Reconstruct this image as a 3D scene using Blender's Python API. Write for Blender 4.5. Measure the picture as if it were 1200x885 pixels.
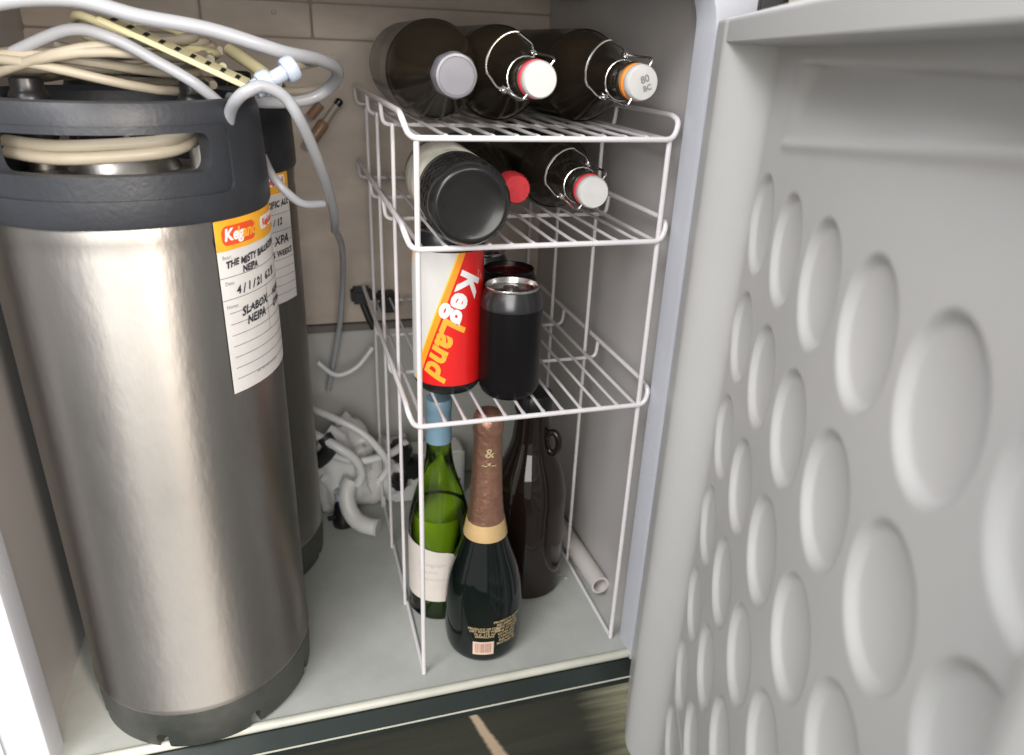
import bpy, bmesh, math, random
from mathutils import Vector, Matrix, noise
random.seed(7)
for o in list(bpy.data.objects): bpy.data.objects.remove(o)
C = bpy.context.scene.collection
S = bpy.context.scene
PI = math.pi
R = math.radians

# ------------------------------------------------------------------ camera
cam_d = bpy.data.cameras.new('camera'); cam = bpy.data.objects.new('camera', cam_d); C.objects.link(cam); S.camera = cam
def cam_axes(yaw, pitch, roll):
    f = Vector((math.sin(yaw)*math.cos(pitch), math.cos(yaw)*math.cos(pitch), math.sin(pitch)))
    r = Vector((math.cos(yaw), -math.sin(yaw), 0)); d = f.cross(r)
    c, s = math.cos(roll), math.sin(roll)
    return c*r + s*d, -s*r + c*d, f
cr, cd, cf = cam_axes(.3031, -.4199, -.0412)
m = Matrix((cr, -cd, -cf)).transposed().to_4x4(); m.translation = (-.1081, -.6422, .6723)
cam.matrix_world = m
cam_d.sensor_width = 36; cam_d.lens = 864.6/1200*36
cam_d.clip_start = .02; cam_d.clip_end = 50
cam_d.dof.use_dof = True; cam_d.dof.focus_distance = .70; cam_d.dof.aperture_fstop = 6.0

# ------------------------------------------------------------------ light
W = bpy.data.worlds.new('World'); S.world = W; W.use_nodes = True
bg = W.node_tree.nodes['Background']; bg.inputs[0].default_value = (.93, .91, .89, 1); bg.inputs[1].default_value = .70
def area(name, loc, target, size, sizey, power, col):
    l = bpy.data.lights.new(name, 'AREA'); l.shape = 'RECTANGLE'; l.size = size; l.size_y = sizey; l.energy = power; l.color = col
    o = bpy.data.objects.new(name, l); C.objects.link(o); o.location = loc
    o.rotation_euler = (Vector(target)-Vector(loc)).to_track_quat('-Z', 'Y').to_euler(); return o
area('window_light', (-.15, -1.80, .98), (.0, .1, .36), 2.2, 1.2, 62, (1.0, .965, .92))
area('side_light', (-1.25, -1.15, 2.0), (.1, -.2, .35), .8, .8, 38, (.97, .97, 1.0))
area('keg_streak_light', (.385, -1.5, .88), (-.2, .0, .3), .14, .9, 26, (1.0, .86, .73))  # narrow strip light added to put the warm streak on the front keg
S.view_settings.view_transform = 'Standard'; S.view_settings.look = 'None'
S.view_settings.exposure = 0.0; S.view_settings.gamma = 1
S.cycles.max_bounces = 10; S.cycles.transmission_bounces = 10; S.cycles.glossy_bounces = 5; S.cycles.diffuse_bounces = 5
S.cycles.caustics_refractive = False; S.cycles.caustics_reflective = False
S.cycles.use_denoising = True

# ------------------------------------------------------------------ materials
def mat(name, col, rough=.5, metal=0, trans=0, ior=1.45, coat=0, noise_s=0, noise_amt=0, rough_amt=0, bump=0, bump_s=80, spec=.5, stretch=(1,1,1), alt=None, alpha=1):
    M = bpy.data.materials.new(name); M.use_nodes = True; nt = M.node_tree; b = nt.nodes['Principled BSDF']
    b.inputs['Base Color'].default_value = (*col, 1); b.inputs['Roughness'].default_value = rough; b.inputs['Metallic'].default_value = metal
    b.inputs['Transmission Weight'].default_value = trans; b.inputs['IOR'].default_value = ior; b.inputs['Coat Weight'].default_value = coat
    b.inputs['Specular IOR Level'].default_value = spec; b.inputs['Alpha'].default_value = alpha
    L = nt.links
    if noise_s:
        tc = nt.nodes.new('ShaderNodeTexCoord'); mp = nt.nodes.new('ShaderNodeMapping'); mp.inputs['Scale'].default_value = stretch
        L.new(tc.outputs['Object'], mp.inputs[0])
        n = nt.nodes.new('ShaderNodeTexNoise'); n.inputs['Scale'].default_value = noise_s; n.inputs['Detail'].default_value = 6; n.inputs['Roughness'].default_value = .6
        L.new(mp.outputs[0], n.inputs['Vector'])
        if noise_amt:
            mx = nt.nodes.new('ShaderNodeMix'); mx.data_type = 'RGBA'
            mx.inputs[6].default_value = (*col, 1)
            a = alt or tuple(c*(1-noise_amt) for c in col); mx.inputs[7].default_value = (*a, 1)
            mr = nt.nodes.new('ShaderNodeMapRange'); mr.inputs[1].default_value = .38; mr.inputs[2].default_value = .68
            L.new(n.outputs[0], mr.inputs[0]); L.new(mr.outputs[0], mx.inputs[0]); L.new(mx.outputs[2], b.inputs['Base Color'])
        if rough_amt:
            mr = nt.nodes.new('ShaderNodeMapRange'); mr.inputs[1].default_value = .3; mr.inputs[2].default_value = .7
            mr.inputs[3].default_value = max(rough-rough_amt, .02); mr.inputs[4].default_value = rough+rough_amt
            L.new(n.outputs[0], mr.inputs[0]); L.new(mr.outputs[0], b.inputs['Roughness'])
    if bump:
        tc = nt.nodes.new('ShaderNodeTexCoord'); mp = nt.nodes.new('ShaderNodeMapping'); mp.inputs['Scale'].default_value = stretch
        L.new(tc.outputs['Object'], mp.inputs[0])
        n = nt.nodes.new('ShaderNodeTexNoise'); n.inputs['Scale'].default_value = bump_s; n.inputs['Detail'].default_value = 4
        L.new(mp.outputs[0], n.inputs['Vector'])
        bp = nt.nodes.new('ShaderNodeBump'); bp.inputs['Strength'].default_value = bump; bp.inputs['Distance'].default_value = .002
        L.new(n.outputs[0], bp.inputs['Height']); L.new(bp.outputs[0], b.inputs['Normal'])
    return M
M = {}
M['steel'] = mat('brushed_steel', (.40, .38, .355), .47, 1, noise_s=7, noise_amt=.26, rough_amt=.12, bump=.12, bump_s=140, stretch=(1, 1, .45))
for k_ in ('steel', 'steel_dull'):
    if k_ not in M: continue
    nt_ = M[k_].node_tree; tg = nt_.nodes.new('ShaderNodeTangent'); tg.direction_type = 'RADIAL'; tg.axis = 'Z'
    nt_.links.new(tg.outputs[0], nt_.nodes['Principled BSDF'].inputs['Tangent']); nt_.nodes['Principled BSDF'].inputs['Anisotropic'].default_value = .75; nt_.nodes['Principled BSDF'].inputs['Anisotropic Rotation'].default_value = .25
M['steel_dull'] = mat('dull_steel', (.42, .40, .37), .42, 1, noise_s=9, noise_amt=.3, rough_amt=.1, bump=.1, bump_s=150, stretch=(1, 1, .15))
M['rubber'] = mat('black_rubber', (.030, .033, .040), .42, noise_s=14, noise_amt=.35, rough_amt=.1, bump=.15, bump_s=260)
M['rubber_base'] = mat('worn_rubber', (.030, .034, .032), .5, noise_s=11, noise_amt=1, alt=(.075, .078, .068), rough_amt=.12, bump=.3, bump_s=90)
M['wire'] = mat('white_coated_wire', (.70, .67, .68), .3, coat=.3, noise_s=30, noise_amt=.07)
M['liner'] = mat('grey_plastic_liner', (.46, .44, .43), .32, noise_s=3.5, noise_amt=.12, rough_amt=.06, bump=.1, bump_s=20)
M['lip'] = mat('white_cabinet_lip', (.50, .515, .56), .3, noise_s=6, noise_amt=.08, rough_amt=.05)
M['floor_liner'] = mat('grey_green_floor_liner', (.43, .445, .415), .40, noise_s=11, noise_amt=.16, rough_amt=.14, bump=.25, bump_s=55)
M['back'] = mat('taupe_back_sheet', (.52, .445, .38), .55, noise_s=6, noise_amt=.26, rough_amt=.1, bump=.9, bump_s=20, stretch=(1, 1, 2.2))
M['back_low'] = mat('pale_back_sheet', (.50, .49, .47), .5, noise_s=8, noise_amt=.12, bump=.3, bump_s=22)
M['cream'] = mat('cream_sill_trim', (.56, .555, .48), .35, noise_s=15, noise_amt=.15)
M['dark'] = mat('dark_green_gasket', (.018, .026, .023), .28, noise_s=12, noise_amt=.4, rough_amt=.1)
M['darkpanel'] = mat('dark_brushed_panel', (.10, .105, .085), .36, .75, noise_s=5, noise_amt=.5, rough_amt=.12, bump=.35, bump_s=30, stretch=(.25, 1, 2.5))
M['door'] = mat('grey_white_door_liner', (.52, .52, .505), .36, noise_s=4, noise_amt=.07, rough_amt=.05, bump=.06, bump_s=18)
M['doorcap'] = mat('cream_door_cap', (.68, .61, .53), .4, noise_s=9, noise_amt=.08)
M['black'] = mat('black_plastic', (.012, .012, .013), .3)
M['blackmatte'] = mat('black_matte', (.02, .02, .022), .5, bump=.1)
M['paper'] = mat('white_paper', (.74, .72, .70), .55, noise_s=40, noise_amt=.06)
M['orange'] = mat('orange_print', (.90, .36, .02), .45, noise_s=25, noise_amt=.12, alt=(.90, .50, .04))
M['badge'] = mat('red_orange_print', (.78, .085, .02), .45)
M['ink'] = mat('black_ink', (.03, .03, .045), .5)
M['rule'] = mat('grey_rule', (.22, .22, .22), .6)
M['whiteprint'] = mat('white_print', (.85, .85, .83), .45)
M['orangeprint'] = mat('yellow_orange_print', (.92, .42, .04), .4)
M['hose'] = mat('milky_hose', (.56, .575, .615), .25, trans=.42, ior=1.3, coat=.2)
M['hose_warm'] = mat('cream_hose', (.47, .42, .33), .32, trans=.15, ior=1.3, noise_s=12, noise_amt=.15)
M['hose_yellow'] = mat('yellowed_hose', (.66, .61, .38), .35, trans=.1, ior=1.3)
M['fitting'] = mat('clear_fitting', (.66, .75, .88), .14, trans=.4, ior=1.4)
M['amber'] = mat('amber_glass', (.022, .017, .011), .24, spec=.4, noise_s=9, noise_amt=.4, rough_amt=.05)
M['blackglass'] = mat('black_satin_glass', (.012, .012, .012), .22, ior=1.45)
M['growler'] = mat('dark_brown_glass', (.016, .010, .008), .05, trans=.2, ior=1.5)
M['prosecco'] = mat('near_black_green_glass', (.004, .007, .006), .05, ior=1.45)
M['green'] = mat('green_glass', (.52, .74, .30), .03, trans=1, ior=1.3)
G_m = bpy.data.materials.new('thin_green_glass'); G_m.use_nodes = True; n_ = G_m.node_tree; n_.nodes.remove(n_.nodes['Principled BSDF'])
tr_ = n_.nodes.new('ShaderNodeBsdfTransparent'); tr_.inputs[0].default_value = (.50, .66, .30, 1)
gl_ = n_.nodes.new('ShaderNodeBsdfGlossy'); gl_.inputs['Roughness'].default_value = .05
fz_ = n_.nodes.new('ShaderNodeFresnel'); fz_.inputs[0].default_value = 1.5; mx_ = n_.nodes.new('ShaderNodeMixShader')
n_.links.new(fz_.outputs[0], mx_.inputs[0]); n_.links.new(tr_.outputs[0], mx_.inputs[1]); n_.links.new(gl_.outputs[0], mx_.inputs[2]); n_.links.new(mx_.outputs[0], n_.nodes['Material Output'].inputs[0])
M['green'] = G_m
M['wine'] = mat('pale_wine', (.84, .88, .12), .15, trans=.35, ior=1.33)
M['copper'] = mat('copper_foil', (.50, .27, .19), .36, .85, noise_s=60, noise_amt=.25, rough_amt=.1, bump=.5, bump_s=150)
M['gold'] = mat('gold_band', (.72, .50, .24), .4, .3, noise_s=50, noise_amt=.15, bump=.2)
M['capsule'] = mat('blue_grey_capsule', (.22, .36, .46), .35, .2, noise_s=30, noise_amt=.1)
M['greycap'] = mat('grey_screw_cap', (.19, .19, .21), .35, .2, noise_s=60, noise_amt=.1)
M['ceramic'] = mat('white_ceramic', (.58, .57, .55), .25, coat=.3, noise_s=70, noise_amt=.08)
M['redseal'] = mat('red_rubber', (.72, .05, .07), .4)
M['orangeseal'] = mat('orange_rubber', (.78, .25, .03), .4)
M['redcap'] = mat('red_plastic', (.70, .05, .06), .35, noise_s=90, noise_amt=.25)
M['bail'] = mat('bright_wire', (.75, .74, .70), .22, 1)
M['alu'] = mat('aluminium', (.66, .64, .62), .25, 1, noise_s=70, noise_amt=.2, rough_amt=.08)
M['canblack'] = mat('black_can_print', (.005, .0045, .005), .3, spec=.25)
M['cangrey'] = mat('gunmetal_can_shoulder', (.07, .07, .072), .25, .8)
M['canlid_red'] = mat('dark_red_lid', (.14, .01, .015), .3, .6)
M['winelabel'] = mat('cream_wine_label', (.70, .64, .58), .55, noise_s=18, noise_amt=.12)
M['oldlabel'] = mat('faded_cream_label', (.60, .57, .48), .55, noise_s=30, noise_amt=.8, alt=(.30, .29, .25))
M['goldprint'] = mat('dull_gold_print', (.55, .43, .24), .4, .2)
M['pinkprint'] = mat('pinkish_barcode_label', (.74, .55, .44), .5)
M['whiteplastic'] = mat('white_plastic', (.68, .68, .65), .35, noise_s=18, noise_amt=.12)
M['film'] = mat('milky_film', (.80, .80, .79), .3, trans=.12, noise_s=10, noise_amt=.12, bump=.3, bump_s=30)
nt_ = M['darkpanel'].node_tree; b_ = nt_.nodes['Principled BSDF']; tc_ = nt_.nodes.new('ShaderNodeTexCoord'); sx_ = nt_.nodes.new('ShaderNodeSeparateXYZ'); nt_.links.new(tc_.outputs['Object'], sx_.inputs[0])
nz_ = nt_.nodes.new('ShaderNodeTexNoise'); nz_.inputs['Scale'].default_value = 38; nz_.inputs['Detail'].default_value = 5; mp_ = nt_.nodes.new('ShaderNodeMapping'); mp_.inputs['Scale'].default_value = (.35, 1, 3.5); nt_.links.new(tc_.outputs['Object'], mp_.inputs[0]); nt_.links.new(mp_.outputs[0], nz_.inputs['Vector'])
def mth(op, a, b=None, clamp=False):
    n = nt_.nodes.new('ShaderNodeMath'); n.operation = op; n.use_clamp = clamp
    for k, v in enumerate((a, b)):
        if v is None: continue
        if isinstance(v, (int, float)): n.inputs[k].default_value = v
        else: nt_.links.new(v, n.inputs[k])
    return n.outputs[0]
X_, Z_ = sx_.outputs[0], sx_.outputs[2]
# golden glow painted in beside the hinge: x beyond a slanting, ragged border
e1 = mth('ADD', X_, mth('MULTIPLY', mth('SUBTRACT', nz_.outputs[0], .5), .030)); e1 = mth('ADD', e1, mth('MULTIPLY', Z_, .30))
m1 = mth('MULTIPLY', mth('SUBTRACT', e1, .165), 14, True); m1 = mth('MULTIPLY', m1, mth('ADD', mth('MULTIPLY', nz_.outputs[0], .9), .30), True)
# tan streak of reflected light, painted in, running down to the right
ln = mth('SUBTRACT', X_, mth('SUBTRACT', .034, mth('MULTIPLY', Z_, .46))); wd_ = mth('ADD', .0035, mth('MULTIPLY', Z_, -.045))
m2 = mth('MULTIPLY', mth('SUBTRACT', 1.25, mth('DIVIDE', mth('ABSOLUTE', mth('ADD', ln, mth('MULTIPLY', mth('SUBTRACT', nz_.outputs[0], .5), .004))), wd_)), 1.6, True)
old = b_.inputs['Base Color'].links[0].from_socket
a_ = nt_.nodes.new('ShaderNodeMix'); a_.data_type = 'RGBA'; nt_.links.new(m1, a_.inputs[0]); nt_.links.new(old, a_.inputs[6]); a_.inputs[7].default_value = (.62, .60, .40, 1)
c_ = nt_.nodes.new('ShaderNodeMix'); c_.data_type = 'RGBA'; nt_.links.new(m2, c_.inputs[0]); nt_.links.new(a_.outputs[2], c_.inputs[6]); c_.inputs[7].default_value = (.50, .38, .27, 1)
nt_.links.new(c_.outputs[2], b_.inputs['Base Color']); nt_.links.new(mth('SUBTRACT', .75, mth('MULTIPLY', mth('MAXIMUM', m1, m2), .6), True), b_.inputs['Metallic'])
M['goldsteel'] = mat('warm_brushed_steel', (.62, .58, .40), .5, .7, noise_s=30, noise_amt=.45, rough_amt=.15, bump=1.0, bump_s=55, stretch=(.5, 1, 3))
M['tan'] = mat('tan_wood', (.50, .36, .24), .6, noise_s=20, noise_amt=.3)
M['roomfloor'] = mat('dark_room_floor', (.05, .052, .045), .5, noise_s=3, noise_amt=.3, bump=.2, bump_s=12)
M['roomwall'] = mat('pale_room_wall', (.62, .64, .68), .7, noise_s=2, noise_amt=.05)
M['probe'] = mat('amber_tube', (.30, .18, .11), .35, noise_s=20, noise_amt=.3)

# ------------------------------------------------------------------ helpers
def link(o, parent=None):
    C.objects.link(o)
    if parent: o.parent = parent
    return o
def ob(name, bm, mt, parent=None, smooth=True, angle=40):
    """bmesh -> one mesh object; coordinates are in the parent's own space"""
    me = bpy.data.meshes.new(name)
    bmesh.ops.recalc_face_normals(bm, faces=bm.faces[:])
    for f in bm.faces: f.smooth = smooth
    if smooth:
        for e in bm.edges:
            if len(e.link_faces) == 2 and e.calc_face_angle(0) > R(angle): e.smooth = False
    bm.to_mesh(me); bm.free()
    me.materials.append(M[mt] if isinstance(mt, str) else mt)
    return link(bpy.data.objects.new(name, me), parent)
def thing(name, label, cat, loc=(0, 0, 0), rot=(0, 0, 0), group=None):
    o = bpy.data.objects.new(name, None); o.empty_display_size = .02; C.objects.link(o)
    o.location = loc; o.rotation_euler = rot; o['label'] = label; o['category'] = cat
    if group: o['group'] = group
    return o
def tag(o, label, cat, group=None):
    o['label'] = label; o['category'] = cat
    if group: o['group'] = group
    return o
def box(bm, x0, x1, y0, y1, z0, z1, bev=0):
    r = bmesh.ops.create_cube(bm, size=1)['verts']
    for v in r: v.co = Vector(((x0+x1)/2+v.co.x*(x1-x0), (y0+y1)/2+v.co.y*(y1-y0), (z0+z1)/2+v.co.z*(z1-z0)))
    if bev:
        es = {e for v in r for e in v.link_edges}
        bmesh.ops.bevel(bm, geom=list(es), offset=bev, segments=2, affect='EDGES')
    return bm
def bx(*a, **k): return box(bmesh.new(), *a, **k)
def lathe(prof, seg=64, bm=None, fn=None):
    bm = bm or bmesh.new(); rings = []
    for r, z in prof:
        if r < 1e-5: rings.append([bm.verts.new((0, 0, z))])
        else:
            ring = []
            for i in range(seg):
                a = 2*PI*i/seg; rr = r + (fn(a, z) if fn else 0)
                ring.append(bm.verts.new((rr*math.sin(a), -rr*math.cos(a), z)))
            rings.append(ring)
    for A, B in zip(rings, rings[1:]):
        n = max(len(A), len(B))
        for i in range(n):
            j = (i+1) % n
            vs = [A[i % len(A)], A[j % len(A)], B[j % len(B)], B[i % len(B)]]
            u = []
            for v in vs:
                if v not in u: u.append(v)
            if len(u) > 2: bm.faces.new(u)
    return bm
def smoothprof(pts, n=5):
    out = []
    P_ = [pts[0]]+list(pts)+[pts[-1]]
    for k in range(1, len(P_)-2):
        p0, p1, p2, p3 = [Vector(P_[k+i-1]) for i in range(4)]
        for i in range(n):
            t = i/n
            out.append(tuple(.5*((2*p1)+(-p0+p2)*t+(2*p0-5*p1+4*p2-p3)*t*t+(-p0+3*p1-3*p2+p3)*t**3)))
    out.append(tuple(pts[-1])); return out
def spline(pts, n=8):
    return [Vector(p) for p in smoothprof([Vector(p) for p in pts], n)]
def fillet(pts, r, n=5, closed=False):
    pts = [Vector(p) for p in pts]; out = []
    N = len(pts)
    for i, p in enumerate(pts):
        if not closed and i in (0, N-1): out.append(p); continue
        a = pts[(i-1) % N]; b = pts[(i+1) % N]
        d = min(r, (a-p).length*.49, (b-p).length*.49)
        s = p+(a-p).normalized()*d; e = p+(b-p).normalized()*d
        for k in range(n+1):
            t = k/n; out.append((1-t)**2*s+2*t*(1-t)*p+t*t*e)
    return out
def tube(pts, r, seg=10, bm=None, closed=False, hollow=False):
    bm = bm or bmesh.new(); pts = [Vector(p) for p in pts]
    N = len(pts); rings = []; nrm = None
    for i in range(N):
        if closed: t = (pts[(i+1) % N]-pts[(i-1) % N]).normalized()
        else: t = (pts[min(i+1, N-1)]-pts[max(i-1, 0)]).normalized()
        if nrm is None:
            nrm = t.orthogonal().normalized()
        else:
            nrm = (nrm-t*nrm.dot(t)).normalized()
        b = t.cross(nrm); rr = r(i/(N-1)) if callable(r) else r
        rings.append([bm.verts.new(pts[i]+rr*(math.cos(2*PI*k/seg)*nrm+math.sin(2*PI*k/seg)*b)) for k in range(seg)])
    pairs = list(zip(rings, rings[1:]))
    if closed: pairs.append((rings[-1], rings[0]))
    for A, B in pairs:
        if A is rings[-1] and closed:
            # align the closing ring
            off = min(range(seg), key=lambda s: (A[0].co-B[s].co).length)
            B = B[off:]+B[:off]
        for k in range(seg):
            bm.faces.new((A[k], A[(k+1) % seg], B[(k+1) % seg], B[k]))
    if not closed and not hollow:
        bm.faces.new(rings[0]); bm.faces.new(rings[-1])
    return bm
def wrap(bm, r, off=0.0):
    """u (x) becomes arc length round a cylinder of radius r, v (y) becomes height"""
    xs = [v.co.x for v in bm.verts]; x0, x1 = min(xs), max(xs); st = r*R(5); k = math.ceil(x0/st)
    while k*st < x1:
        bmesh.ops.bisect_plane(bm, geom=bm.verts[:]+bm.edges[:]+bm.faces[:], plane_co=(k*st, 0, 0), plane_no=(1, 0, 0)); k += 1
    for v in bm.verts:
        a = v.co.x/r; h = off+v.co.z
        v.co = Vector(((r+h)*math.sin(a), -(r+h)*math.cos(a), v.co.y))
    return bm
def sheet(pts, r, off):
    bm = bmesh.new(); bm.faces.new([bm.verts.new((u, v, 0)) for u, v in pts]); return wrap(bm, r, off)
def rrect(u0, u1, v0, v1, rad, n=5):
    out = []
    for cx, cy, a0 in ((u1-rad, v1-rad, 0), (u0+rad, v1-rad, 90), (u0+rad, v0+rad, 180), (u1-rad, v0+rad, 270)):
        for k in range(n+1):
            a = R(a0+90*k/n); out.append((cx+rad*math.cos(a), cy+rad*math.sin(a)))
    return out
def text_bm(body, size, shear=0, bold=0, rot=0, at=(0, 0), space=1.0, sx=1.0, bm=None):
    cu = bpy.data.curves.new('t', 'FONT'); cu.body = body; cu.size = size; cu.shear = shear; cu.offset = bold; cu.space_character = space
    cu.align_x = 'CENTER'; cu.align_y = 'CENTER'; cu.resolution_u = 3; cu.fill_mode = 'FRONT'
    o = bpy.data.objects.new('t', cu); C.objects.link(o)
    dg = bpy.context.evaluated_depsgraph_get(); dg.update(); me = bpy.data.meshes.new_from_object(o.evaluated_get(dg))
    bm = bm or bmesh.new(); b2 = bmesh.new(); b2.from_mesh(me)
    b2.transform(Matrix.Translation((at[0], at[1], 0)) @ Matrix.Rotation(rot, 4, 'Z') @ Matrix.Diagonal((sx, 1, 1, 1)))
    me2 = bpy.data.meshes.new('t2'); b2.to_mesh(me2); b2.free(); bm.from_mesh(me2)
    bpy.data.objects.remove(o); bpy.data.curves.remove(cu); bpy.data.meshes.remove(me); bpy.data.meshes.remove(me2)
    return bm
def boolean_cut(bm, cutters):
    me = bpy.data.meshes.new('a'); bmesh.ops.recalc_face_normals(bm, faces=bm.faces[:]); bm.to_mesh(me); bm.free()
    a = bpy.data.objects.new('a', me); C.objects.link(a); cs = []
    for c in cutters:
        mc = bpy.data.meshes.new('c'); bmesh.ops.recalc_face_normals(c, faces=c.faces[:]); c.to_mesh(mc); c.free()
        o = bpy.data.objects.new('c', mc); C.objects.link(o); cs.append(o)
        md = a.modifiers.new('b', 'BOOLEAN'); md.operation = 'DIFFERENCE'; md.object = o; md.solver = 'EXACT'
    dg = bpy.context.evaluated_depsgraph_get(); dg.update(); me2 = bpy.data.meshes.new_from_object(a.evaluated_get(dg))
    out = bmesh.new(); out.from_mesh(me2)
    for o in [a]+cs: bpy.data.objects.remove(o)
    return out
def moved(bm, loc=(0, 0, 0), rot=None):
    m_ = Matrix.Translation(loc)
    if rot is not None: m_ = m_ @ rot.to_4x4()
    bm.transform(m_); return bm

# ------------------------------------------------------------------ room
fl = ob('floor', bx(-3, 3, -3, 3, -.62, -.60), 'roomfloor', smooth=False); fl['kind'] = 'structure'
wl = ob('wall', bx(-3, 3, .80, .84, -.60, 2.4), 'roomwall', smooth=False); wl['kind'] = 'structure'

# ------------------------------------------------------------------ refrigerator
fr = thing('refrigerator', 'open white fridge with grey plastic liner, holding kegs and a wire rack', 'refrigerator', (0, 0, 0))
XL, XR, YB, ZT = -.387, .262, .43, .76
ob('floor_liner', bx(XL, XR+.01, -.024, YB, -.02, 0), 'floor_liner', fr, smooth=False)
ob('side_wall', bx(XR, XR+.03, -.012, YB+.02, -.02, ZT), 'liner', fr, smooth=False)
ob('side_wall', bx(XL-.03, XL, -.012, YB+.02, -.02, ZT), 'liner', fr, smooth=False)
ob('ceiling_liner', bx(XL-.03, XR+.03, -.012, YB+.02, ZT, ZT+.03), 'liner', fr, smooth=False)
# back wall: separate sheets with recessed joints between them
bk = ob('back_wall', bx(XL-.03, XR+.03, YB+.0085, YB+.03, -.02, ZT), mat('joint_backing_sheet', (.30, .25, .21), .6), fr, smooth=False)  # darker backing sheet that shows in the joints
for (x0, x1, z0, z1, y, mt) in ((XL, .262, .285, .672, 0, 'back'), (XL, -.193, .675, .758, .005, 'back'), (-.190, -.061, .6745, .714, .003, 'back'), (-.190, -.061, .7165, .758, .005, 'back'),
                            (-.058, .262, .6745, .714, .001, 'back'), (-.058, .262, .7165, .758, .003, 'back'), (XL, .262, .002, .272, -.004, 'back_low')):
    ob('back_panel', bx(x0, x1, YB+y, YB+.0095, z0, z1, bev=.0015), mt, bk)
for x, z in ((-.105, .702), (.02, .733), (-.072, .662)):
    b = lathe([(0, .0018), (.0022, .0014), (.003, 0)], 12)
    for v in b.verts: v.co = Vector((v.co.x+x, YB-v.co.z+.001, v.co.y+z))
    ob('screw', b, 'back', bk)
# joint ledge above the lower sheet
ob('joint_strip', bx(XL, XR, YB-.006, YB+.010, .273, .284, bev=.001), mat('dark_joint_strip', (.16, .14, .13), .5), bk)
# round white thermostat dome under the ceiling
b = lathe([(0, -.030), (.016, -.027), (.027, -.015), (.031, 0), (.031, .006)], 32); moved(b, (.222, .27, ZT-.006))
ob('lamp_dome', b, 'whiteplastic', fr)
# front frame, opening with rounded top corners
def opening(y0, y1, grow=0.0):
    bm = bmesh.new()
    inner = [(-.375-grow, -.02)]; RX = .2488
    inner += [(-.375-grow, .65)]
    rad = .048; cx, cz = -.375+rad, .742-rad
    inner += [(cx-(rad+grow)*math.cos(R(a)), cz+(rad+grow)*math.sin(R(a))) for a in range(0, 91, 9)]
    cx = RX-rad
    inner += [(cx+(rad+grow)*math.sin(R(a)), cz+(rad+grow)*math.cos(R(a))) for a in range(0, 91, 9)]
    inner += [(RX+grow, .4), (RX+grow, -.02)]
    return inner
inn = opening(0, 0)
outer = []
for (x, z) in inn:
    outer.append((-.410 if x < -.34 else (.30 if x > .205 else x), .80 if z > .695 else z))
bm = bmesh.new()
front = [(.0, -.012, 1), (.0, -.026, 1), (-.003, -.031, 1)]
rings = []
for g, y, _ in ((.014, .0040, 0), (0.0035, .0030, 0), (0, .0, 0), (0, -.026, 0), (.0015, -.0305, 0), (.005, -.032, 0)):
    rings.append([bm.verts.new((x, y, z)) for x, z in opening(0, 0, g)])
rings.append([bm.verts.new((x, -.032, z)) for x, z in outer])
rings.append([bm.verts.new((x, .46, z)) for x, z in outer])
for A, B in zip(rings, rings[1:]):
    for i in range(len(A)-1): bm.faces.new((A[i], A[i+1], B[i+1], B[i]))
ob('front_frame', bm, 'lip', fr)
# sill: bullnose trim, dark band, thin bright edge, dark plinth
b = tube([(-.410, -.025, -.0035), (.251, -.025, -.0035)], .0052, 12)
ob('sill_trim', b, 'cream', fr)
bm = bmesh.new()
pr = [(-.020, -.0085), (-.030, -.0085), (-.0455, -.0185), (-.0455, -.030), (-.02, -.030)]
va = [bm.verts.new((-.410, y, z)) for y, z in pr]; vb = [bm.verts.new((.285, y, z)) for y, z in pr]
for i in range(len(pr)): bm.faces.new((va[i], va[(i+1) % 5], vb[(i+1) % 5], vb[i]))
bm.faces.new(va); bm.faces.new(vb)
ob('gasket_channel', bm, 'dark', fr, smooth=False)
ob('edge_strip', bx(-.410, .280, -.0480, -.0462, -.0198, -.0181, bev=.0005), 'cream', fr)
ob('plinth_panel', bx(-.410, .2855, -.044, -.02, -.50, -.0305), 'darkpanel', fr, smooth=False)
ob('side_panel', bx(-.427, -.4105, -.030, .46, -.55, .80, bev=.003), 'lip', fr)
ob('side_panel', bx(.286, .305, -.030, .46, -.55, .80, bev=.003), 'lip', fr)

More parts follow.
